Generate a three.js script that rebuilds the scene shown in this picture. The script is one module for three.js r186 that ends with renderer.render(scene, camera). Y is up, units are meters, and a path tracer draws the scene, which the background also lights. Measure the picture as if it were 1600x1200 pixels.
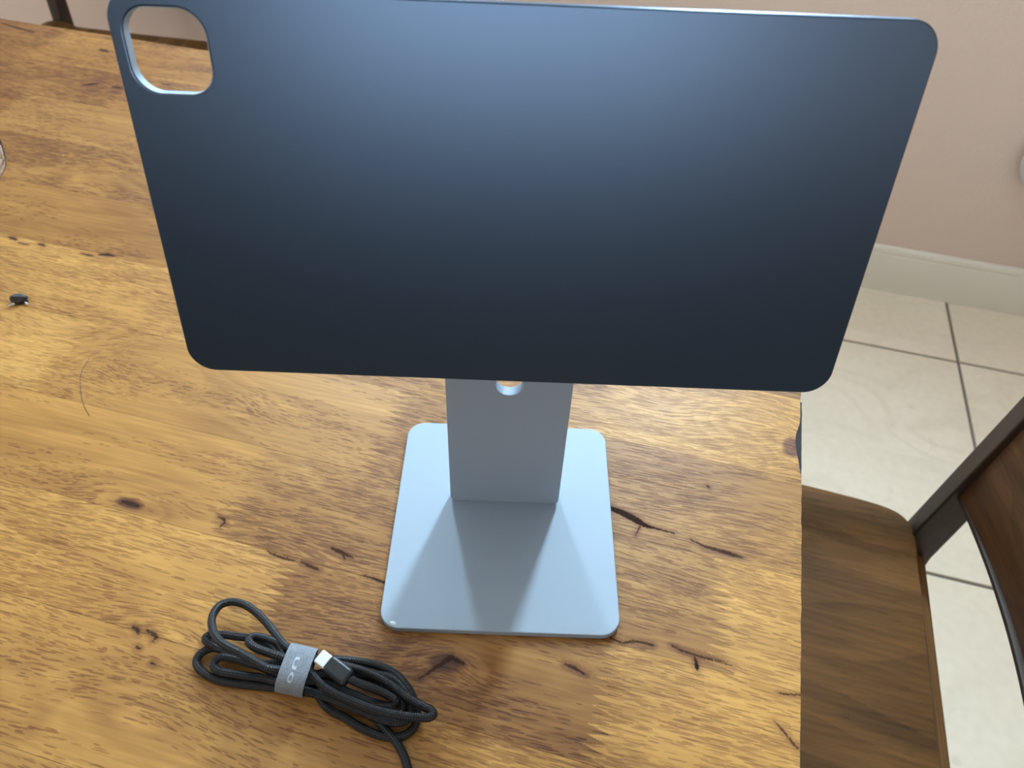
import * as THREE from 'three';
import { RoundedBoxGeometry } from 'three/addons/geometries/RoundedBoxGeometry.js';
import { mergeGeometries, toCreasedNormals } from 'three/addons/utils/BufferGeometryUtils.js';
import { ImprovedNoise } from 'three/addons/math/ImprovedNoise.js';
import { RectAreaLightUniformsLib } from 'three/addons/lights/RectAreaLightUniformsLib.js';
RectAreaLightUniformsLib.init();

// ---------------------------------------------------------------- camera, exposure, daylight
const scene = new THREE.Scene();
const TABLE = 0.75;                                    // height of the table top over the floor
const camera = new THREE.PerspectiveCamera(2 * Math.atan(600 / 1183.05) * 180 / Math.PI, 4 / 3, 0.01, 50);
camera.position.set(0, TABLE + 0.4238, 0);
camera.rotation.set(-0.8077, 0.2326, 0.0447, 'YXZ');
camera.focus = 0.44; camera.userData.fStop = 13;
const renderer = new THREE.WebGLRenderer();
renderer.toneMapping = THREE.LinearToneMapping;
renderer.toneMappingExposure = 1.0;
renderer.shadowMap.enabled = true;
scene.background = new THREE.Color(0.55, 0.72, 1.0);   // overcast daylight outside

const WALL_Z = -1.683, REAR_Z = 4.6, LEFT_X = -4.2, RIGHT_X = 2.8, CEIL = 2.5;
// windows: [x0, x1, y0, y1] on their wall, and the daylight that comes in through each
const SKY = [0.57, 0.81, 1.0], HAZE = [0.86, 0.93, 1.0];
const WIN1 = [-0.07, 0.12, 1.25, 2.44], DAY1 = { color: SKY, intensity: 92 };     // two tall narrow windows beside each other on the far wall
const WIN2 = [-0.96, -0.77, 1.25, 2.44], DAY2 = { color: SKY, intensity: 56 };
const WIN3 = [-0.3, 2.7, 1.25, 2.2], DAY3 = { color: HAZE, intensity: 5 };         // one on the wall behind the camera
const WIN4 = [-1.4, 0.4, 0.9, 2.1], DAY4 = { color: HAZE, intensity: 5 };          // and one on the left wall


// ---------------------------------------------------------------- helpers
let seed = 7;
const rnd = () => { seed = (seed * 1664525 + 1013904223) >>> 0; return seed / 4294967296; };
const rr = (a, b) => a + (b - a) * rnd();
const perlin = new ImprovedNoise();
const N = (x, y, z = 0) => perlin.noise(x, y, z);
const V = (x, y, z) => new THREE.Vector3(x, y, z);
const smooth = (a, b, x) => { const t = Math.min(1, Math.max(0, (x - a) / (b - a))); return t * t * (3 - 2 * t); };
const used = {};
const numbered = n => { const k = used[n] = (used[n] ?? -1) + 1; return k ? n + '_' + String(k).padStart(3, '0') : n; };
function shade(m) { m.castShadow = m.receiveShadow = true; return m; }
function part(name, geo, mat, parent, label) {
  const m = shade(new THREE.Mesh(geo, mat)); m.name = name; parent.add(m);
  if (label) m.userData.label = label;
  return m;
}
function thing(name, label, category, pos = [0, 0, 0], turn = 0, group) {
  const o = new THREE.Group(); o.name = numbered(name); o.position.set(...pos); o.rotation.y = turn; scene.add(o);
  o.userData = { label, category }; if (group) o.userData.group = group;
  return o;
}
function struct(name, geo, mat) {
  const m = geo ? shade(new THREE.Mesh(geo, mat)) : new THREE.Group(); m.name = name; m.userData.kind = 'structure'; scene.add(m); return m;
}
function box(x0, x1, y0, y1, z0, z1, r = 0) {
  const g = r ? new RoundedBoxGeometry(x1 - x0, y1 - y0, z1 - z0, 3, r) : new THREE.BoxGeometry(x1 - x0, y1 - y0, z1 - z0);
  return g.translate((x0 + x1) / 2, (y0 + y1) / 2, (z0 + z1) / 2);
}
function roundedRect(x0, x1, y0, y1, r, T = THREE.Shape) {
  const s = new T();
  s.moveTo(x0 + r, y0); s.lineTo(x1 - r, y0); s.absarc(x1 - r, y0 + r, r, -Math.PI / 2, 0); s.lineTo(x1, y1 - r);
  s.absarc(x1 - r, y1 - r, r, 0, Math.PI / 2); s.lineTo(x0 + r, y1); s.absarc(x0 + r, y1 - r, r, Math.PI / 2, Math.PI);
  s.lineTo(x0, y0 + r); s.absarc(x0 + r, y0 + r, r, Math.PI, Math.PI * 1.5);
  return s;
}
function extrude(s, depth, bevel = 0, seg = 3, curve = 16) {           // total depth includes both bevels; front face at z = depth
  const g = new THREE.ExtrudeGeometry(s, { depth: depth - 2 * bevel, bevelEnabled: bevel > 0, bevelSize: bevel, bevelThickness: bevel, bevelOffset: -bevel, bevelSegments: seg, curveSegments: curve });
  return g.translate(0, 0, bevel);
}
function dataTex(w, h, fn, srgb, repeat) {
  const d = new Uint8Array(w * h * 4);
  fn(d);
  const t = new THREE.DataTexture(d, w, h, THREE.RGBAFormat);
  t.magFilter = THREE.LinearFilter; t.minFilter = THREE.LinearMipmapLinearFilter; t.generateMipmaps = true;
  t.wrapS = t.wrapT = repeat ?? THREE.RepeatWrapping; if (srgb) t.colorSpace = THREE.SRGBColorSpace;
  t.needsUpdate = true; return t;
}
const std = o => new THREE.MeshStandardMaterial(o), phys = o => new THREE.MeshPhysicalMaterial(o);
const lin = (r, g, b) => new THREE.Color().setRGB(r, g, b);

// ---------------------------------------------------------------- room shell
const wallTex = dataTex(512, 512, d => {
  for (let j = 0; j < 512; j++) for (let i = 0; i < 512; i++) {
    const v = 128 + 60 * N(i / 11, j / 11, 3) + 40 * N(i / 5, j / 5, 8);
    const k = (j * 512 + i) * 4; d[k] = d[k + 1] = d[k + 2] = v; d[k + 3] = 255;
  }
});
wallTex.repeat.set(2, 2);
const M = {};
M.wall = std({ color: lin(0.79, 0.625, 0.53), roughness: 0.62, bumpMap: wallTex, bumpScale: 0.0012 });
M.ceiling = std({ color: lin(0.8, 0.78, 0.74), roughness: 0.9 });
M.trim = std({ color: lin(0.88, 0.82, 0.70), roughness: 0.4 });
M.grout = std({ color: lin(0.2, 0.165, 0.125), roughness: 0.9 });

function wallWithHole(x0, x1, y0, y1, holes, depth) {
  const s = new THREE.Shape([[x0, y0], [x1, y0], [x1, y1], [x0, y1]].map(p => new THREE.Vector2(...p)));
  for (const h of holes) s.holes.push(new THREE.Path([[h[0], h[2]], [h[0], h[3]], [h[1], h[3]], [h[1], h[2]]].map(p => new THREE.Vector2(...p))));
  return extrude(s, depth);
}
struct('wall_back', wallWithHole(LEFT_X - .15, RIGHT_X + .15, 0, CEIL, [WIN1, WIN2], 0.15).translate(0, 0, WALL_Z - 0.15), M.wall);
struct('wall_front', wallWithHole(LEFT_X - .15, RIGHT_X + .15, 0, CEIL, [WIN3], 0.15).translate(0, 0, REAR_Z), M.wall);
struct('wall_left', wallWithHole(-REAR_Z, -WALL_Z, 0, CEIL, [WIN4], 0.15).rotateY(Math.PI / 2).translate(LEFT_X - 0.15, 0, 0), M.wall);
struct('wall_right', box(RIGHT_X, RIGHT_X + 0.15, 0, CEIL, WALL_Z, REAR_Z), M.wall);
struct('ceiling', box(LEFT_X - .15, RIGHT_X + .15, CEIL, CEIL + 0.12, WALL_Z - .15, REAR_Z + .15), M.ceiling);

// baseboard profile (thickness, height), with a moulded lip
function baseboard(len) {
  const s = new THREE.Shape(); s.moveTo(0, 0); s.lineTo(0.014, 0); s.lineTo(0.014, 0.094); s.quadraticCurveTo(0.0135, 0.1, 0.0105, 0.103);
  s.quadraticCurveTo(0.0125, 0.108, 0.011, 0.114); s.quadraticCurveTo(0.008, 0.122, 0.003, 0.122); s.lineTo(0, 0.122);
  return toCreasedNormals(new THREE.ExtrudeGeometry(s, { depth: len, bevelEnabled: false, curveSegments: 8 }), 0.6);
}
struct('baseboard_back', baseboard(RIGHT_X - LEFT_X).rotateY(-Math.PI / 2).translate(RIGHT_X, 0, WALL_Z), M.trim);
struct('baseboard_right', baseboard(REAR_Z - WALL_Z - .03).rotateY(Math.PI).translate(RIGHT_X, 0, REAR_Z - .015), M.trim);
struct('baseboard_left', baseboard(REAR_Z - WALL_Z - .03).translate(LEFT_X, 0, WALL_Z + .015), M.trim);
struct('baseboard_front', baseboard(RIGHT_X - LEFT_X).rotateY(Math.PI / 2).translate(LEFT_X, 0, REAR_Z), M.trim);

// windows: frame, glass and a thin white roller blind lit from outside
M.glass = phys({ color: 0xffffff, roughness: 0.02, transmission: 1, thickness: 0, ior: 1.5 });
function windowIn(name, [x0, x1, y0, y1], z, face, day, turn = 0) {          // turn lays the plan of a far-wall window onto a side wall
  const g = struct(name); g.rotation.y = turn; const w = x1 - x0, h = y1 - y0, cx = (x0 + x1) / 2, cy = (y0 + y1) / 2;
  const f = 0.025, zz = z - face * 0.07;
  const fr = [box(x0, x0 + f, y0, y1, zz - .025, zz + .025), box(x1 - f, x1, y0, y1, zz - .025, zz + .025), box(x0 + f, x1 - f, y0, y0 + f, zz - .025, zz + .025), box(x0 + f, x1 - f, y1 - f, y1, zz - .025, zz + .025)];
  part('window_frame', mergeGeometries(fr), M.trim, g);
  if (w > .5) part('mullion', box(cx - .012, cx + .012, y0 + f, y1 - f, zz - .012, zz + .02), M.trim, g);
  part('window_sill', box(x0 - .03, x1 + .03, y0 - .025, y0, Math.min(z - face * .045, z + face * .04), Math.max(z - face * .045, z + face * .04)), M.trim, g);
  const c = lin(...day.color);
  part('pane', box(x0 + f, x1 - f, y0 + f, y1 - f, zz - .003, zz + .003), M.glass, g);
  part('blind', box(x0 + f, x1 - f, y0 + f, y1 - f, zz - face * .04 - .001, zz - face * .04 + .001), std({ color: 0x888888, roughness: 1, emissive: c, emissiveIntensity: day.intensity * 0.35 }), g);
  const L = new THREE.RectAreaLight(c, day.intensity, w - 2 * f, h - 2 * f);
  L.name = 'window_daylight'; const up = V(0, 1, 0); L.position.set(cx, cy, z - face * .03).applyAxisAngle(up, turn); L.lookAt(V(cx, cy, z + face).applyAxisAngle(up, turn)); scene.add(L);
}
windowIn('window_1', WIN1, WALL_Z, 1, DAY1);
windowIn('window_2', WIN2, WALL_Z, 1, DAY2);
windowIn('window_3', WIN3, REAR_Z, -1, DAY3);
windowIn('window_4', WIN4, LEFT_X, 1, DAY4, Math.PI / 2);

// floor: grout bed, and every tile a slab of its own
const floor = struct('floor', box(LEFT_X, RIGHT_X, -0.12, -0.004, WALL_Z, REAR_Z), M.grout);
const tileTex = dataTex(1024, 1024, d => {
  for (let j = 0; j < 1024; j++) for (let i = 0; i < 1024; i++) {
    const x = i / 1024 * 8, y = j / 1024 * 8, w = N(x * .7, y * .7, 2) * 1.6;
    const blot = N(x * .5, y * .5, 11), vein = 1 - Math.abs(N(x * .6 + w, y * 1.1 - w, 5)) * 5, fine = N(x * 9, y * 9, 4), spot = N(x * 5, y * 5, 9) > .5 ? 1 : 0;
    const k = (j * 1024 + i) * 4, v = -9 * Math.max(0, vein) * (.4 + blot) + 8 * blot + 4 * fine - 12 * spot * Math.max(0, blot);
    d[k] = 243 + v; d[k + 1] = 226 + v * 1.06; d[k + 2] = 202 + v * 1.2; d[k + 3] = 255;
  }
}, true);
M.tile = std({ map: tileTex, roughness: 0.3 });
const TS = 0.592, TX = 0.692, TZ = -1.4527, G = 0.0035;
for (let a = -9; a <= 4; a++) for (let b = -2; b <= 11; b++) {
  const x0 = Math.max(LEFT_X, TX + a * TS + G), x1 = Math.min(RIGHT_X, TX + (a + 1) * TS - G), z0 = Math.max(WALL_Z, TZ + b * TS + G), z1 = Math.min(REAR_Z, TZ + (b + 1) * TS - G);
  if (x1 - x0 < .02 || z1 - z0 < .02) continue;
  const e = .0015, g = extrude(new THREE.Shape([[x0, -z1], [x1, -z1], [x1, -z0], [x0, -z0]].map(p => new THREE.Vector2(...p))), .010, e, 2).rotateX(-Math.PI / 2).translate(0, -.010, 0);
  const P = g.attributes.position, U = g.attributes.uv, ox = rnd(), oz = rnd();
  for (let k = 0; k < P.count; k++) U.setXY(k, P.getX(k) / 1.2 + ox, P.getZ(k) / 1.2 + oz);
  part(numbered('tile'), g, M.tile, floor);
}

// ---------------------------------------------------------------- table top: finger-jointed staves
// rows of staves by their edges in z, and the cuts (finger joints) along x in each
const ZR = [-.857, -.763, -.683, -.603, -.523, -.443, -.363, -.2835, -.209, -.1395, -.066, .012, .095];
const XE = 0.1258, XL = -1.72;
const CUTS = [[-.12, -.5, -.83, -1.2], [-.3, -.66, -1.05, -1.4], [.02, -.42, -.76, -1.1, -1.5], [-.2, -.55, -.9, -1.3], [-.05, -.36, -.7, -1.1, -1.45], [-.02, -.29, -.62, -.98, -1.35],
  [-.17, -.44, -.8, -1.2], [.0785, -.24, -.56, -.9, -1.3], [.0185, -.186, -.48, -.8, -1.25], [-.06, -.33, -.62, -1, -1.4], [-.15, -.5, -.9, -1.3], [-.1, -.4, -.8, -1.2]];
// tone of each stave (0 dark .. 1 light) and warmth, right to left
const TONES = [[.5, .42, .5, .38, .5], [.45, .5, .4, .5, .45], [.5, .42, .52, .4, .5, .45], [.42, .5, .46, .4, .5], [.5, .45, .52, .48, .42, .5], [.60, .5, .58, .46, .5, .42],
  [.42, .5, .64, .48, .5], [.66, .42, .50, .58, .5, .5], [.64, .32, .58, .61, .5, .5], [.55, .47, .56, .5, .5, .5], [.52, .45, .5, .5, .4], [.5, .5, .5, .5, .5]];
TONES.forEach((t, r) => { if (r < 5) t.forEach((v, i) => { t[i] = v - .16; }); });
const staves = [];
for (let r = 0; r < ZR.length - 1; r++) {
  const xs = [XE, ...CUTS[r], XL];
  for (let i = 0; i + 1 < xs.length; i++) staves.push({ r, x1: xs[i], x0: xs[i + 1], z0: ZR[r], z1: ZR[r + 1], tone: TONES[r][i] ?? .5, warm: rr(-1, 1), o: rr(0, 50), f: rr(26, 52), first: i === 0, last: i + 2 === xs.length });
}
const rows = ZR.slice(1).map((_, r) => staves.filter(s => s.r === r));
const rowOf = z => { let r = 0; while (r < ZR.length - 2 && z > ZR[r + 1]) r++; return r; };
// knots: x, z, radius along, radius across, pull on the rings, dark core
const KNOTS = [[-.307, -.2155, .040, .014, 3.2, .16], [-.0726, -.1708, .02, .012, 2.6, .3], [.082, -.408, .045, .026, 4.5, 0], [.118, -.392, .02, .03, 3, .2], [-.03, -.415, .05, .02, 2.5, 0], [-.36, -.335, .06, .018, 3, 0], [-.29, -.318, .03, .012, 2.4, 0],
  [-.475, -.352, .06, .026, -3.5, 0], [-.405, -.322, .018, .012, 2.5, .0], [-.2, -.213, .05, .01, 3, 0], [-.12, -.213, .03, .009, 2, 0], [.053, -.211, .04, .008, 2, 0], [-.235, -.145, .03, .012, 2, 0], [-.70, -.728, .06, .02, 2.5, 0], [-.56, -.55, .05, .02, 2, 0], [-.22, -.10, .05, .02, 2, 0], [.1, -.33, .05, .02, 1.6, 0]];
// dark marks in the wood: bark streaks, checks and worm holes, as runs of [x, z, width]
const MARKS = [
  [[-.002, -.3025, .004], [.008, -.3006, .0062], [.0144, -.2988, .0068], [.0215, -.2962, .0058], [.0257, -.2948, .0036], [.034, -.2945, .0012], [.044, -.2944, .0006]],
  [[.0216, -.2936, .0012], [.0207, -.289, .001], [.0199, -.2855, .0005]],
  [[.055, -.2925, .0006], [.0632, -.2901, .002], [.0764, -.2893, .0042], [.083, -.2888, .0036], [.0885, -.2884, .001]],
  [[.014, -.2125, .0008], [.0188, -.2109, .0014], [.024, -.2103, .0012], [.028, -.2124, .002], [.034, -.2138, .0016], [.041, -.2139, .0018]],
  [[.052, -.2168, .001], [.0575, -.2154, .0018], [.068, -.2148, .0014], [.0815, -.2148, .001], [.088, -.214, .0004]],
  [[.0655, -.2135, .0006], [.0668, -.2105, .0026], [.0674, -.2078, .0032], [.0678, -.2065, .001]],
  [[.0618, -.3392, .0018], [.063, -.3386, .0018]],
  [[-.246, -.2225, .001], [-.2413, -.2217, .003], [-.2395, -.2195, .0018], [-.241, -.2165, .001]],
  [[-.204, -.2085, .0008], [-.1985, -.2071, .0022], [-.191, -.2066, .0026], [-.184, -.2068, .001]],
  [[-.1795, -.2072, .001], [-.1752, -.2064, .003], [-.169, -.2052, .0024], [-.166, -.205, .0006]],
  [[-.1655, -.2215, .0015], [-.161, -.2208, .0036], [-.1555, -.2196, .0034], [-.150, -.219, .001]], [[-.157, -.2195, .002], [-.1545, -.2165, .001]],
  [[-.139, -.2095, .0008], [-.1315, -.2088, .0024], [-.1245, -.2081, .0022], [-.12, -.208, .0006]],
  [[-.2535, -.141, .0026], [-.250, -.1398, .0034], [-.2482, -.138, .0016]], [[-.2445, -.1412, .0018], [-.240, -.1408, .0034], [-.2372, -.139, .0026], [-.238, -.1365, .001]], [[-.2445, -.131, .0018], [-.2425, -.1305, .0016]], [[-.231, -.125, .0016], [-.229, -.1248, .001]],
  [[-.585, -.4405, .002], [-.5806, -.4398, .0048], [-.576, -.4385, .003]], [[-.571, -.436, .0014], [-.5655, -.4355, .0018], [-.561, -.436, .001]], [[-.553, -.4398, .0022], [-.5497, -.4393, .0042], [-.546, -.4388, .0026]], [[-.508, -.4388, .001], [-.5005, -.4385, .003], [-.495, -.4383, .0012]], [[-.491, -.442, .003], [-.485, -.4438, .006], [-.478, -.444, .002]],
  [[-.757, -.815, .004], [-.7515, -.8141, .008], [-.745, -.813, .004]], [[-.714, -.723, .003], [-.7078, -.7268, .0062], [-.702, -.731, .004]], [[-.679, -.7295, .003], [-.6726, -.730, .005], [-.667, -.730, .002]],
  [[.1135, -.2055, .0005], [.119, -.2062, .001], [.1255, -.208, .0014]], [[.1115, -.189, .0005], [.1165, -.185, .0014], [.1215, -.180, .0016], [.1255, -.177, .001]], [[-.083, -.158, .001], [-.07, -.1745, .0045], [-.062, -.173, .002]], [[.006, -.186, .001], [-.001, -.188, .003], [-.006, -.1885, .0015]],
  [[-.312, -.2156, .003], [-.307, -.2155, .0052], [-.3005, -.2152, .003]],
  [[-.93, -.8445, .002], [-.90, -.838, .005], [-.87, -.833, .002]],
];
// a finger joint: the zigzag line across a row at a cut, the same for both boards that meet there
const jointCache = {};
function joint(r, side) {
  const key = r + ':' + side.toFixed(4); if (jointCache[key]) return jointCache[key];
  const z0 = ZR[r], z1 = ZR[r + 1], n = Math.round((z1 - z0) / .0052), out = [];
  let sd = Math.floor((side + 3 + r * .311) * 1e5) >>> 0; const q = () => { sd = (sd * 1103515245 + 12345) >>> 0; return (sd >>> 8) / 16777216; };
  for (let i = 0; i < n; i++) { const a = z0 + (z1 - z0) * i / n, w = (z1 - z0) / n; out.push([side - .0045 - q() * .004, a + w * .2], [side + .0045 + q() * .0055, a + w * .7]); }
  return jointCache[key] = out;
}
function jointX(r, side, z) {
  const P = joint(r, side); if (z <= P[0][1]) return P[0][0];
  for (let i = 0; i + 1 < P.length; i++) if (z <= P[i + 1][1]) { const t = (z - P[i][1]) / (P[i + 1][1] - P[i][1]); return P[i][0] + (P[i + 1][0] - P[i][0]) * t; }
  return P[P.length - 1][0];
}
function woodTextures(x0, x1, z0, z1, w, h, poreCount) {
  const sx = w / (x1 - x0), sz = h / (z1 - z0), dark = new Float32Array(w * h), hole = new Float32Array(w * h);
  const ring = (x, z) => {                                   // slow warp of the grain
    let q = 0; for (const k of KNOTS) { const a = (x - k[0]) / k[2], b = (z - k[1]) / k[3], e = a * a + b * b; if (e < 6) q += k[4] * Math.exp(-e * 1.1); }
    return q;
  };
  // pores: short dark vessels lying along the grain
  for (let n = 0; n < poreCount; n++) {
    const px = rr(x0, x1), pz = rr(z0, z1), s = staveAt(px, pz);
    const dens = N(px * 9 + s.o, pz * 30, 4) + .9 * (s.pore - .5);
    if (rnd() > .5 + dens) continue;
    const len = rr(.002, .008) * (1 + s.pore), wid = rr(.00022, .00050), str = rr(.22, .62);
    const sl = N(px * 4 + s.o, pz * 9, 6) * .16 + (ring(px + .004, pz) - ring(px - .004, pz)) / .008 * -.004, st = Math.max(2, Math.ceil(len * sx * 1.3));
    for (let i = 0; i <= st; i++) {
      const t = i / st, x = px + len * (t - .5), z = pz + sl * len * (t - .5), ii = (x - x0) * sx, jj = (z - z0) * sz, ww = wid * sz * Math.sin(Math.PI * (.1 + .8 * t));
      const j0 = Math.floor(jj - ww), j1 = Math.ceil(jj + ww), ik = Math.floor(ii);
      if (ik < 0 || ik >= w) continue;
      for (let j = Math.max(0, j0); j <= Math.min(h - 1, j1); j++) { const c = str * Math.max(0, 1 - Math.abs(j - jj) / (ww + .5)), k = j * w + ik; if (c > dark[k]) dark[k] = c; }
    }
  }
  for (const [mi, m] of MARKS.entries()) for (let s = 0; s + 1 < m.length; s++) {
    const [ax, az, aw] = m[s], [bx, bz, bw] = m[s + 1], lx = bx - ax, lz = bz - az, l2 = lx * lx + lz * lz, pad = .008;
    const i0 = Math.max(0, Math.floor((Math.min(ax, bx) - pad - x0) * sx)), i1 = Math.min(w - 1, Math.ceil((Math.max(ax, bx) + pad - x0) * sx));
    const j0 = Math.max(0, Math.floor((Math.min(az, bz) - pad - z0) * sz)), j1 = Math.min(h - 1, Math.ceil((Math.max(az, bz) + pad - z0) * sz));
    for (let j = j0; j <= j1; j++) for (let i = i0; i <= i1; i++) {
      const x = x0 + (i + .5) / sx, z = z0 + (j + .5) / sz, t = Math.min(1, Math.max(0, ((x - ax) * lx + (z - az) * lz) / l2));
      const d = Math.hypot(x - ax - lx * t, z - az - lz * t) + .0007 * N(x * 700, z * 900, 2), r = (aw + (bw - aw) * t) * .34;
      const c = 1 - smooth(r - .0004, r + .0005, d), st = .42 * (1 - smooth(r, r + .004, d + .001 * N(x * 300, z * 600, 3)));
      const k = j * w + i, cs = c * (mi === 0 || mi === 5 ? 1 : .72); if (cs > hole[k]) hole[k] = cs; if (st * .8 > dark[k]) dark[k] = st * .8;
    }
  }
  const bump = new Uint8Array(w * h * 4), rough = new Uint8Array(w * h * 4), color = dataTex(w, h, d => {
    for (let j = 0; j < h; j++) for (let i = 0; i < w; i++) {
      const x = x0 + (i + .5) / sx, z = z0 + (j + .5) / sz, s = staveAt(x, z), X = x + s.o, Z = z + s.o * .37, k = j * w + i;
      const q = Z * s.f + N(X * 2.2, Z * 6, s.o) * 2.0 + N(X * 8, Z * 26, 1) * .5 + ring(x, z);
      let t = q - Math.floor(q); t = t < .82 ? t / .82 : (1 - t) / .18;
      const figure = N(X * 26 + 5 * N(X * 5, Z * 20, 2), Z * 42, 7), mott = N(X * 4, Z * 16, 12), fib = N(X * 60, Z * 1500, 3), fib2 = N(X * 18, Z * 420, 9);
      let L = .62 + (s.tone - .5) * 1.0 + (t - .45) * -.10 + .14 * mott + .10 * figure + .07 * fib + .11 * fib2 + .10 * N(X * 1.6, Z * 5, 21);
      L -= .68 * dark[k];
      const red = s.warm * .35 + .5 * N(X * 3, Z * 12, 31);
      L = Math.min(1.05, Math.max(.0, L));
      let R = 80 + 134 * L, Gc = 42 + 119 * L - 3 * red, B = 18 + 68 * L - 5 * red;
      for (const kn of KNOTS) if (kn[5]) { const a = (x - kn[0]) / kn[2], b = (z - kn[1]) / kn[3], e = Math.sqrt(a * a + b * b), c = .8 * (1 - smooth(kn[5], kn[5] * 2, e)); R *= 1 - .45 * c; Gc *= 1 - .55 * c; B *= 1 - .5 * c; }
      const hl = hole[k];
      R += (44 - R) * hl; Gc += (24 - Gc) * hl; B += (16 - B) * hl;
      const c4 = k * 4; d[c4] = Math.max(0, Math.min(255, R)); d[c4 + 1] = Math.max(0, Math.min(255, Gc)); d[c4 + 2] = Math.max(0, Math.min(255, B)); d[c4 + 3] = 255;
      const bv = 200 - 90 * dark[k] - 150 * hl + 18 * fib2; bump[c4] = bump[c4 + 1] = bump[c4 + 2] = Math.max(0, Math.min(255, bv)); bump[c4 + 3] = 255;
      const rv = 112 + 60 * dark[k] + 140 * hl - 14 * mott; rough[c4] = rough[c4 + 1] = rough[c4 + 2] = Math.max(0, Math.min(255, rv)); rough[c4 + 3] = 255;
    }
  }, true, THREE.MirroredRepeatWrapping);
  return { map: color, bumpMap: dataTex(w, h, d => d.set(bump), false, THREE.MirroredRepeatWrapping), roughnessMap: dataTex(w, h, d => d.set(rough), false, THREE.MirroredRepeatWrapping), x0, x1, z0, z1 };
}
for (const s of staves) s.pore = rnd();
function staveAt(x, z) {
  const r = rowOf(z); let row = rows[r], k = 0;
  while (k < row.length - 1 && x < row[k].x0 + .012 && x < jointX(r, row[k].x0, z)) k++;
  return row[k];
}
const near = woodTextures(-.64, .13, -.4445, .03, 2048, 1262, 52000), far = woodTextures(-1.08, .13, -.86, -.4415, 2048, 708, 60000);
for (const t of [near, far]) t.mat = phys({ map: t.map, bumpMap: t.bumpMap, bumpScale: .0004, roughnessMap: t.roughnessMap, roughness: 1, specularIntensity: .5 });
M.bark = std({ color: lin(.018, .012, .01), roughness: .8 });
M.darkWood = std({ color: lin(.06, .035, .02), roughness: .5 });

const table = thing('dining_table', 'golden brown butcher block dining table of finger jointed boards', 'table');
const TH = .034;
for (const s of staves) {
  const g = .00009, z0 = s.z0 + g, z1 = s.z1 - g, pts = [];
  // right end
  if (s.first) {
    const edge = [];
    for (let z = z0; z <= z1 + 1e-6; z += (z1 - z0) / 24) {
      let x = XE + .0005 * N(z * 90, 3.3, 1) - .0003;
      const c = (z + .398) / .027; x -= .0048 * Math.exp(-c * c * 1.6) + .0012 * Math.exp(-(((z + .44) / .012) ** 2));
      edge.push([x, z]);
    }
    pts.push(...edge);
  } else { const t = joint(s.r, s.x1); pts.push([t[0][0], z0], ...t, [t[t.length - 1][0], z1]); }
  // left end, back from z1 to z0
  if (s.last) pts.push([XL, z1], [XL, z0]);
  else { const t = joint(s.r, s.x0); pts.push([t[t.length - 1][0], z1], ...[...t].reverse(), [t[0][0], z0]); }
  const geo = extrude(new THREE.Shape(pts.map(([x, z]) => new THREE.Vector2(x, -z))), TH).rotateX(-Math.PI / 2).translate(0, TABLE - TH, 0);
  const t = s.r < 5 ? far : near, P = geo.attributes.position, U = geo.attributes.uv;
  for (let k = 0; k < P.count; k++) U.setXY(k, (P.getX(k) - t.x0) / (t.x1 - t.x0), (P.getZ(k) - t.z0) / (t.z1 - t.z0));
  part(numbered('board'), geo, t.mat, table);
}
{ // bark pocket left in the right hand edge
  const sh = []; for (let i = 0; i <= 20; i++) { const z = -.442 + .086 * i / 20; sh.push(new THREE.Vector2(XE + .0004 * N(z * 120, 1, 9), -z)); }
  for (let i = 20; i >= 0; i--) { const z = -.442 + .086 * i / 20; sh.push(new THREE.Vector2(XE - .0082, -z)); }
  part('bark_pocket', extrude(new THREE.Shape(sh), .03).rotateX(-Math.PI / 2).translate(0, TABLE - .0318, 0), M.bark, table, 'dark bark left in the board edge');
}
for (const z of [-.8, .04]) part('apron', box(XL + .09, XE - .09, TABLE - TH - .09, TABLE - TH, z - .011, z + .011), M.darkWood, table);
for (const x of [XL + .08, XE - .08]) part('apron', box(x - .011, x + .011, TABLE - TH - .09, TABLE - TH, -.789, .029), M.darkWood, table);
for (const x of [XL + .1, XE - .1]) for (const z of [-.79, .03]) {
  const g = new THREE.CylinderGeometry(.052, .036, TABLE - TH, 4, 1).rotateY(Math.PI / 4).translate(x, (TABLE - TH) / 2, z);
  part('leg', g.toNonIndexed(), M.darkWood, table);
}

// ---------------------------------------------------------------- tablet stand
const grain = dataTex(512, 512, d => { for (let k = 0; k < 512 * 512; k++) { const v = 118 + 60 * (rnd() - .5) + 30 * N((k % 512) / 3, (k >> 9) / 3, 1); d[k * 4] = d[k * 4 + 1] = d[k * 4 + 2] = v; d[k * 4 + 3] = 255; } });
grain.repeat.set(12, 12);
M.silver = std({ color: lin(.29, .345, .405), metalness: .15, roughness: .6, bumpMap: grain, bumpScale: .00006 });
M.navy = std({ color: lin(.08, .121, .185), metalness: .95, roughness: .31, bumpMap: grain, bumpScale: .00004 });
M.bright = std({ color: lin(.8, .8, .8), metalness: .9, roughness: .3 });
M.dent = std({ color: lin(.55, .58, .6), metalness: .3, roughness: .5 });
const stand = thing('tablet_stand', 'silver tablet stand with dark blue magnetic panel on a square base', 'stand', [-.0659, TABLE, -.2719], .2415);
const BW = .142, BD = .1582, BT = .0045;
part('base_plate', extrude(roundedRect(-BW / 2, BW / 2, -BD / 2, BD / 2, .012), BT, .0006).rotateX(-Math.PI / 2), M.silver, stand, 'square silver metal base plate');
part('chipped_corner', new THREE.SphereGeometry(1, 14, 8).scale(.0022, .0004, .0013).rotateY(-.35).translate(-BW / 2 + .0085, BT, BD / 2 - .0029), M.dent, stand, 'bright dent on the front left base corner');
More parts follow.
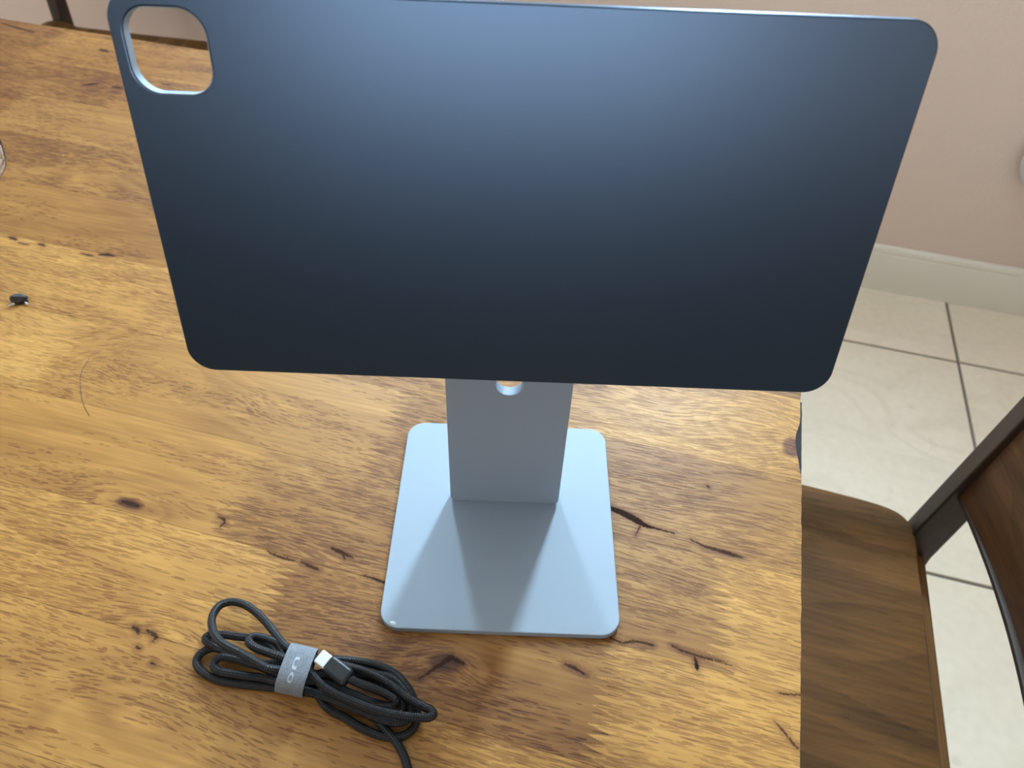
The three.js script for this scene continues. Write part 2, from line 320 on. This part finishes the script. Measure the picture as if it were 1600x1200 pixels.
{ // stem with a round cable hole
  const s = roundedRect(-.0358, .0358, BT, .268, .004), h = new THREE.Path(); h.absellipse(.0002, .1168, .0078, .0078, 0, Math.PI * 2, true); s.holes.push(h);
  part('stem', extrude(s, .0068, .0004, 2, 40).translate(0, 0, -.0190), M.silver, stand, 'upright silver stem with a round cable hole');
}
const panel = new THREE.Group();                                    // only used to lay the tilted pieces out; its matrix is baked in
panel.position.set(0, .1659, .0317); panel.rotation.x = -.2095; panel.updateMatrix();
const baked = g => g.applyMatrix4(panel.matrix);
{
  const W = .300, H = .1613, s = roundedRect(-W / 2, W / 2, 0, H, .0118);
  s.holes.push(roundedRect(-.1452, -.1150, .1252, .1553, .0098, THREE.Path));
  part('magnetic_panel', baked(extrude(s, .0048, .0007, 3, 20).translate(0, 0, -.0048)), M.navy, stand, 'dark blue matt panel with a camera cut-out');
  const rim = roundedRect(-.1452, -.1150, .1252, .1553, .0098); rim.holes.push(roundedRect(-.1449, -.1153, .1255, .1550, .0095, THREE.Path));
  part('cutout_rim', baked(extrude(rim, .0042, 0, 1, 20).translate(0, 0, -.0046)), M.silver, stand, 'pale metal lining of the camera cut-out');
  part('hinge_plate', baked(extrude(roundedRect(-.03, .03, .055, .108, .006), .004, .0005).translate(0, 0, -.0088)), M.silver, stand);
}
part('hinge_barrel', new THREE.CylinderGeometry(.006, .006, .05, 24).rotateZ(Math.PI / 2).translate(0, .243, -.0055), M.silver, stand);
part('hinge_arm', box(-.014, .014, .232, .254, -.0125, -.004, .002), M.silver, stand);

// ---------------------------------------------------------------- bundled cable
const braid = [dataTex(64, 64, d => {
  for (let j = 0; j < 64; j++) for (let i = 0; i < 64; i++) {
    const u = i / 64, v = j / 64, a = ((u * 2 + v * 2) % 1 + 1) % 1, b = ((u * 2 - v * 2) % 1 + 1) % 1;
    const wv = (Math.floor(u * 2 + v * 2) + Math.floor(u * 2 - v * 2 + 64)) & 1, t = wv ? a : b, sp = (wv && Math.abs(t - .5) < .16) ? 1 : 0;
    const k = (j * 64 + i) * 4, c = 9 + 12 * (1 - Math.abs(t - .5) * 2) + 50 * sp; d[k] = c; d[k + 1] = c * 1.02; d[k + 2] = c * 1.08; d[k + 3] = 255;
  }
}, true), dataTex(64, 64, d => {
  for (let j = 0; j < 64; j++) for (let i = 0; i < 64; i++) {
    const u = i / 64, v = j / 64, a = ((u * 2 + v * 2) % 1 + 1) % 1, b = ((u * 2 - v * 2) % 1 + 1) % 1, wv = (Math.floor(u * 2 + v * 2) + Math.floor(u * 2 - v * 2 + 64)) & 1;
    const t = wv ? a : b, k = (j * 64 + i) * 4; d[k] = d[k + 1] = d[k + 2] = 60 + 190 * Math.sin(Math.PI * t); d[k + 3] = 255;
  }
})];
M.braid = phys({ map: braid[0], bumpMap: braid[1], bumpScale: .0002, roughness: .4, specularIntensity: .6 });
M.rubber = std({ color: lin(.012, .013, .015), roughness: .35 });
M.plug = std({ color: lin(.85, .85, .83), metalness: .6, roughness: .35 });
const cable = thing('charging_cable', 'black braided charging cable bundled with a grey strap', 'cable', [-.14, TABLE, -.14]);
// millimetres over the table, loop by loop through the strap
const LOOPS = [
  [[-33, 2.4, -60], [-49, 2.4, -79], [-62, 2.4, -96], [-70, 2.4, -108], [-77, 2.4, -117], [-83, 2.6, -122], [-90, 3, -126], [-97, 3.5, -129.5], [-108, 5, -132], [-122, 6, -133], [-147, 3, -132]],
  [[-164, 2.4, -129.5], [-176, 2.4, -127.3], [-184, 2.4, -126.2], [-192, 2.5, -126], [-198, 2.7, -127], [-203, 2.8, -129], [-206, 3, -131.5], [-206.5, 3.4, -135], [-204.5, 3.7, -138.6], [-201, 4, -141], [-195, 4.2, -141.4], [-183, 4.6, -140], [-172, 5, -138.5], [-147, 9, -137]],
  [[-128, 10.5, -145], [-119, 10, -147.4], [-111, 9.5, -149], [-104, 9, -150.5], [-96, 8.5, -151], [-89, 8.2, -148], [-84, 8, -144], [-80.5, 8, -139.5], [-80, 7.5, -134], [-84, 7, -130.5], [-93, 7, -129.5], [-107, 7, -130.5], [-123, 7, -132], [-147, 8, -132.5]],
  [[-165, 6, -132.6], [-174, 6, -131.2], [-183, 6, -130], [-190, 6.2, -129.4], [-194, 6.5, -131], [-194.6, 7, -133.6], [-192, 7.6, -136.5], [-183, 8, -137.6], [-171, 8.6, -137.6], [-147, 12, -146]],
  [[-131, 11, -151], [-124, 10.5, -152.8], [-116, 10, -154.2], [-108, 9.4, -155], [-100, 8.5, -154.8], [-93, 7.6, -153], [-86.5, 6.8, -149], [-82, 6, -145], [-78.5, 5, -141], [-76.3, 4, -136], [-76.6, 3, -131], [-79.5, 2.6, -127], [-84, 2.4, -124.4], [-90, 2.4, -123], [-101, 2.4, -123.5], [-113, 2.6, -126], [-126, 3, -128.8], [-147, 6, -142]],
  [[-175, 8, -138.4], [-192, 7.6, -140], [-202, 7.4, -141.6], [-206, 7.4, -143.2], [-206.3, 7.4, -145], [-203, 7.4, -147], [-197, 7.6, -148.6], [-189, 8, -149.6], [-182, 9, -150.2], [-171, 11, -149.4], [-147, 8, -142]],
  [[-128, 7, -143], [-119, 6, -145], [-110, 5.5, -146.4], [-100, 5, -146.6], [-92, 4.7, -145], [-86.4, 4.6, -141.5], [-85, 4.4, -137.4], [-88, 4.2, -134.6], [-95, 4.2, -133.6], [-110, 4.4, -135.4], [-124, 5, -137.4], [-147, 13, -138]],
  [[-161, 16.5, -134.8], [-169, 17.4, -136], [-179, 18, -138], [-189, 17.6, -139.8], [-196, 16.6, -142.6], [-202, 15, -147.6], [-206, 13.4, -153], [-207.6, 12, -158.6], [-206.6, 11, -163.6], [-202, 10.2, -167], [-194, 10, -167.4], [-184, 10, -164.4], [-173, 11.4, -158.6], [-158, 13.5, -149.6], [-147, 15, -147.5]],
  [[-133, 14, -147.4], [-122, 13.6, -148.4], [-110, 13.2, -148.6], [-99, 13, -147], [-90, 13, -144.4], [-83, 13, -141.8], [-77, 13, -140.2], [-73, 13, -139.6], [-69, 13.2, -138.9], [-67, 13.6, -137], [-68.6, 14, -134.9], [-73, 14.5, -133.4], [-79, 15, -132], [-87, 15.6, -130.8], [-97, 16.2, -130.2], [-106, 16.6, -130.6], [-115, 16.9, -131.6], [-124, 17, -133.2], [-130, 17, -135], [-136, 17, -138], [-147, 17.2, -141.5]],
  [[-163, 16, -142.9], [-168, 16.6, -142.9], [-173, 17, -143.3], [-177, 16.6, -144.8], [-179, 15, -147], [-178.6, 14, -149.6], [-175, 13, -150.8], [-168, 12.4, -151], [-163, 12, -150], [-147, 11, -136]],
  [[-129, 7, -139.6], [-117, 6.4, -138], [-109, 7, -137], [-100, 8, -135.8], [-94, 9.6, -135.6], [-89, 11, -136.8], [-89, 12, -138.8], [-95, 13, -140.4], [-103, 15.4, -140.6], [-110, 17.8, -140.2], [-116.5, 19.2, -140.8]],
];
const cord = LOOPS.flat().map(([x, y, z]) => V((x + 140) / 1000, y / 1000, (z + 140) / 1000));
{
  const curve = new THREE.CatmullRomCurve3(cord, false, 'centripetal'), len = curve.getLength();
  const g = new THREE.TubeGeometry(curve, 1500, .00232, 12), U = g.attributes.uv;
  for (let k = 0; k < U.count; k++) U.setXY(k, U.getX(k) * len / .0026, U.getY(k) * 5);
  part('cord', g, M.braid, cable);
}
{ // right angle plug lying on the bundle
  const P = new THREE.Group(); P.position.set(.0175, .0195, -.0025); P.rotation.set(.12, -.34, -.06); P.rotation.order = 'YXZ'; P.updateMatrix();
  const b = g => g.applyMatrix4(P.matrix);
  part('plug_housing', b(new RoundedBoxGeometry(.0155, .0072, .0098, 4, .0022)), M.rubber, cable, 'black moulded plug housing');
  part('plug', b(new RoundedBoxGeometry(.0075, .0027, .0082, 3, .0012).translate(-.0108, .0006, 0)), M.plug, cable, 'pale metal plug tip');
}
{ // woven strap round the bundle
  const cv = document.createElement('canvas'); cv.width = 512; cv.height = 256; const c = cv.getContext('2d');
  c.fillStyle = '#777b82'; c.fillRect(0, 0, 512, 256);
  for (let i = 0; i < 512; i += 4) for (let j = 0; j < 256; j += 4) { const v = 96 + Math.floor(70 * rnd()) * (((i >> 2) + (j >> 2)) & 1 ? 1 : .4); c.fillStyle = `rgb(${v | 0},${v + 3 | 0},${v + 9 | 0})`; c.fillRect(i, j, 3, 3); }
  c.save(); c.translate(150, 150); c.fillStyle = '#a9b0b8'; c.font = 'bold 60px sans-serif'; c.textAlign = 'center'; c.textBaseline = 'middle'; c.fillText('UO', 0, -10); c.restore();
  const tex = new THREE.CanvasTexture(cv); tex.colorSpace = THREE.SRGBColorSpace;
  M.strap = std({ map: tex, roughness: .85, side: THREE.DoubleSide });
  const pos = [], uv = [], idx = [], n = 72, m = 6, hw = .0078;
  for (let layer = 0; layer < 2; layer++) for (let i = 0; i <= n; i++) for (let k = 0; k <= m; k++) {
    const a = i / n * Math.PI * 2, s = k / m * 2 - 1, e = 2.5, ca = Math.cos(a), sa = Math.sin(a), th = layer ? -.0009 : 0;
    const rz = .0128 + th + .0005 * Math.sin(a * 3 + 1), ry = .0110 + th;
    const z = -Math.sign(ca) * Math.pow(Math.abs(ca), 2 / e) * rz, y = .0113 + Math.sign(sa) * Math.pow(Math.abs(sa), 2 / e) * ry;
    pos.push(-.0072 + s * hw + .0022 * (y - .011) / .011 + .10 * z, Math.max(.0003, y), .0005 + z - .06 * s * hw); uv.push(i / n, k / m);
  }
  const st = (n + 1) * (m + 1);
  for (let layer = 0; layer < 2; layer++) for (let i = 0; i < n; i++) for (let k = 0; k < m; k++) {
    const a = layer * st + i * (m + 1) + k, b = a + m + 1; if (!layer) idx.push(a, b, a + 1, b, b + 1, a + 1); else idx.push(a, a + 1, b, b, a + 1, b + 1);
  }
  for (let i = 0; i < n; i++) for (const k of [0, m]) { const a = i * (m + 1) + k, b = a + m + 1; if (k) idx.push(a, b, a + st, b, b + st, a + st); else idx.push(a, a + st, b, b, a + st, b + st); }
  const g = new THREE.BufferGeometry(); g.setAttribute('position', new THREE.Float32BufferAttribute(pos, 3)); g.setAttribute('uv', new THREE.Float32BufferAttribute(uv, 2)); g.setIndex(idx); g.computeVertexNormals();
  part('strap', g, M.strap, cable, 'grey woven strap with pale lettering');
}

// ---------------------------------------------------------------- chairs
function chairWood(base, amp, seedZ) {
  return dataTex(512, 512, d => {
    for (let j = 0; j < 512; j++) for (let i = 0; i < 512; i++) {
      const u = i / 512, v = j / 512, q = v * 14 + 2.2 * N(u * 2, v * 5, seedZ), t = q - Math.floor(q);
      const L = 1 + amp * (.25 * (t - .5) + .55 * N(u * 3, v * 11, seedZ + 1) + .3 * N(u * 12, v * 150, seedZ + 2) + .25 * N(u * 6, v * 40, seedZ + 5)) - (N(u * 22, v * 240, seedZ + 3) > .42 ? .2 * amp : 0);
      const k = (j * 512 + i) * 4; for (let c = 0; c < 3; c++) d[k + c] = Math.max(0, Math.min(255, base[c] * L)); d[k + 3] = 255;
    }
  }, true);
}
M.seat = phys({ map: chairWood([104, 70, 36], .5, 3), roughness: .55, specularIntensity: .3 });
M.slat = std({ map: chairWood([104, 68, 38], .5, 13), roughness: .45 });
M.post = std({ map: chairWood([66, 48, 37], .4, 23), roughness: .5 });
const planar = (g, fx, fy) => { const P = g.attributes.position, U = g.attributes.uv ?? new THREE.BufferAttribute(new Float32Array(P.count * 2), 2); for (let k = 0; k < P.count; k++) U.setXY(k, fx(P.getX(k), P.getY(k), P.getZ(k)), fy(P.getX(k), P.getY(k), P.getZ(k))); g.setAttribute('uv', U); return g; };
const SEAT = .45, LEAN = .07;
function makeSeat() {
  // outline (x, z): straight front, back corners well rounded, back edge gently bowed
  const half = [[0, -.2115], [.06, -.2125], [.12, -.213], [.165, -.2125], [.188, -.2095], [.2035, -.203], [.215, -.192], [.2205, -.175], [.2235, -.14], [.226, -.05], [.2285, .06], [.2295, .15], [.228, .19], [.22, .208], [.2, .216], [.12, .219], [0, .22]];
  half.forEach(h => { h[0] *= 1.109; });
  const curve = new THREE.CatmullRomCurve3([...half.map(([x, z]) => V(x, 0, z)), ...half.slice(1, -1).reverse().map(([x, z]) => V(-x, 0, z))], true, 'centripetal');
  const out = curve.getPoints(120).slice(0, 120), pos = [], idx = [], n = out.length;
  const rise = x => .016 * smooth(.178, .228, Math.abs(x));
  const rings = [[.0, 0], [.3, 0], [.55, 0], [.7, 0], [.8, 0], [.88, 0], [.95, 0], [.985, -.0006], [.996, -.003], [1, -.006], [.998, -.021], [.985, -.025], [.0, -.026]];
  for (const [s, dy] of rings) for (const p of out) pos.push(p.x * s, SEAT - .008 + dy + (dy > -.02 ? rise(p.x * s) : 0), p.z * s);
  for (let r = 0; r + 1 < rings.length; r++) for (let i = 0; i < n; i++) { const a = r * n + i, b = r * n + (i + 1) % n, c = a + n, d = b + n; idx.push(a, c, b, b, c, d); }
  const g = new THREE.BufferGeometry(); g.setAttribute('position', new THREE.Float32BufferAttribute(pos, 3)); g.setIndex(idx);
  const gg = planar(g.toNonIndexed(), (x, y, z) => z * 1.6, (x, y, z) => x * 1.6 + .31); gg.computeVertexNormals();
  return toCreasedNormals(gg, .7);
}
function arcBoard(half, bow, thick, height, bev = .003) {
  const s = new THREE.Shape(), n = 28, f = t => -bow * (1 - t * t);
  for (let i = 0; i <= n; i++) { const t = i / n * 2 - 1; s[i ? 'lineTo' : 'moveTo'](t * half, -f(t)); }
  for (let i = n; i >= 0; i--) { const t = i / n * 2 - 1; s.lineTo(t * half, -f(t) + thick); }
  const g = extrude(s, height, bev, 2).rotateX(-Math.PI / 2);
  return planar(toCreasedNormals(g, .6), (x, y) => x * 2.2, (x, y, z) => y * 2.2 + .13);
}
function makeChair(label, pos, turn) {
  const t = thing('dining_chair', label, 'chair', pos, turn);
  part('seat', makeSeat(), M.seat, t, 'shaped golden brown wooden seat');
  for (const s of [-1, 1]) {
    // back post, slightly raked; its foot splays back
    const sh = new THREE.Shape(); const px = [[-.2, 0], [-.2, 0]];
    sh.moveTo(.224, 0); sh.lineTo(.254, 0); sh.lineTo(.237, SEAT - .03); sh.lineTo(.237 + LEAN * .52, .97); sh.lineTo(.237 + LEAN * .52 - .026, .97); sh.lineTo(.2, SEAT - .03); sh.closePath();
    const g = extrude(sh, .025, .002, 2).rotateY(-Math.PI / 2); // shape x -> local -z
    g.rotateY(Math.PI); // put thickness along x, shape x along +z
    const gg = planar(g, (x, y, z) => y * 1.2, (x, y, z) => (x + z) * 1.2);
    const bb = new THREE.Box3().setFromBufferAttribute(gg.attributes.position);
    if (bb.max.z > 0.1) gg.scale(1, 1, -1) && gg.index === null && flip(gg);
    bb.setFromBufferAttribute(gg.attributes.position);
    gg.translate(s * .225 - (bb.min.x + bb.max.x) / 2, 0, 0);
    part('back_post', gg, M.post, t);
    part('front_leg', new THREE.CylinderGeometry(.026, .02, SEAT - .034, 4, 1).rotateY(Math.PI / 4).translate(s * .212, (SEAT - .034) / 2, .175).toNonIndexed(), M.post, t);
    part('stretcher', box(s * .218 - .009, s * .218 + .009, .17, .198, -.215, .165), M.post, t);
    part('seat_rail', box(s * .218 - .01, s * .218 + .01, SEAT - .075, SEAT - .034, -.2, .16), M.post, t);
  }
  part('seat_rail', box(-.2125, .2125, SEAT - .07, SEAT - .027, -.2285, -.2135, .002), M.seat, t);
  part('seat_rail', box(-.187, .187, SEAT - .075, SEAT - .034, .165, .185), M.slat, t);
  for (let k = 0; k < 3; k++) {
    const y = SEAT + .082 + k * .145, z = -.2 - LEAN * (y - SEAT) - .012;
    part('back_slat', arcBoard(.2135, .034, .014, k === 2 ? .12 : .115).rotateX(-LEAN).translate(0, y, z), M.slat, t);
  }
  part('lower_back_lip', arcBoard(.2135, .028, .012, .005, .001).rotateX(-LEAN).translate(0, SEAT + .08, -.2 - LEAN * .08 - .0115), M.post, t);
  return t;
}
function flip(g) {                                                   // mirror fix: reverse the winding
  for (const n of ['position', 'normal', 'uv']) { const a = g.attributes[n]; if (!a) continue; const s = a.itemSize, A = a.array; for (let f = 0; f < a.count; f += 3) for (let c = 0; c < s; c++) { const q = A[(f + 1) * s + c]; A[(f + 1) * s + c] = A[(f + 2) * s + c]; A[(f + 2) * s + c] = q; } }
  g.computeVertexNormals();
  return true;
}
makeChair('brown wooden chair with curved slat back at the right end of the table', [.132, 0, -.361], -Math.PI / 2);
makeChair('brown wooden chair behind the far edge of the table', [-1.232, 0, -1.305], .085);

// ---------------------------------------------------------------- dark kitchen island behind the camera: the panel mirrors it
M.counter = std({ color: lin(.03, .03, .032), roughness: .35 });
{
  const t = thing('kitchen_island', 'long dark wooden kitchen island with a black counter behind the viewer', 'island', [.3, 0, 1.25]);
  part('body', box(-1.6, 1.6, .09, .9, -.28, .3), M.darkWood, t); part('plinth', box(-1.56, 1.56, 0, .09, -.22, .26), M.darkWood, t);
  part('countertop', box(-1.66, 1.66, .9, .94, -.36, .36, .006), M.counter, t);
  for (let k = 0; k < 5; k++) {
    const d = part('door', box(-1.58 + k * .634, -.964 + k * .634, .12, .88, -.3, -.28, .004), M.darkWood, t);
    part('handle', new THREE.CylinderGeometry(.005, .005, .14, 10).translate(-1.02 + k * .634, .74, -.318), M.bright, d);
  }
}

// ---------------------------------------------------------------- small things
M.crystal = phys({ color: 0xffffff, roughness: .02, transmission: 1, thickness: .01, ior: 1.52 });
{ // faceted glass dish at the left edge
  const g0 = thing('glass_dish', 'clear cut glass footed dish at the left edge of the table', 'dish', [-.643, TABLE, -.424]);
  const prof = [[0, 0], [.042, 0], [.045, .003], [.044, .007], [.028, .012], [.016, .018], [.016, .024], [.034, .032], [.062, .044], [.076, .056], [.079, .064], [.081, .078], [.079, .0795], [.0765, .077], [.074, .064], [.070, .057], [.057, .048], [.022, .036], [0, .034]].map(p => new THREE.Vector2(...p));
  const b = new THREE.LatheGeometry(prof, 14).toNonIndexed(); b.computeVertexNormals();
  part('bowl', b, M.crystal, g0);
}
M.scrap = std({ color: lin(.02, .02, .022), roughness: .5 }); M.scrapPale = std({ color: lin(.75, .68, .64), roughness: .6 });
{
  const g = thing('scrap', 'tiny crumpled black scrap with white edges on the table at left', 'scrap', [-.5127, TABLE, -.3663], .5);
  const b = new THREE.IcosahedronGeometry(.0055, 1); const P = b.attributes.position;
  for (let k = 0; k < P.count; k++) { const x = P.getX(k), y = P.getY(k), z = P.getZ(k), q = 1 + .7 * N(x * 420, y * 420, z * 420 + 4); P.setXYZ(k, x * q * 1.25, Math.max(-.0003, (y * q + .0024) * 1.1), z * q * .8); }
  b.computeVertexNormals(); part('crumb', b, M.scrap, g);
  for (const [x, z, a] of [[-.0062, .0042, .6], [.0052, .0034, -.9]]) part('pale_edge', new THREE.ConeGeometry(.0012, .006, 5).rotateZ(Math.PI / 2).rotateY(a).translate(x, .0013, z), M.scrapPale, g);
}
{
  const c = new THREE.CatmullRomCurve3([V(-.4166, TABLE + .0004, -.3252), V(-.4135, TABLE + .0004, -.312), V(-.4058, TABLE + .0004, -.2996), V(-.3916, TABLE + .0004, -.2834), V(-.3794, TABLE + .0004, -.274)]);
  const m = part('hair', new THREE.TubeGeometry(c, 40, .00016, 5), std({ color: lin(.05, .03, .02), roughness: .5 }), scene);
  m.userData = { label: 'single curved dark hair lying on the table at left', category: 'hair' };
}
{
  const g = thing('plug_in_freshener', 'rounded white plug-in unit on the wall at the right edge', 'plug-in', [.728, .405, WALL_Z]);
  M.whitePlastic = std({ color: lin(.62, .60, .58), roughness: .4 });
  part('body', new THREE.SphereGeometry(1, 32, 20).scale(.056, .075, .042).translate(0, 0, .03), M.whitePlastic, g);
  part('back_plate', extrude(roundedRect(-.036, .036, -.058, .058, .006), .006, .001), M.whitePlastic, g);
}
renderer.render(scene, camera);
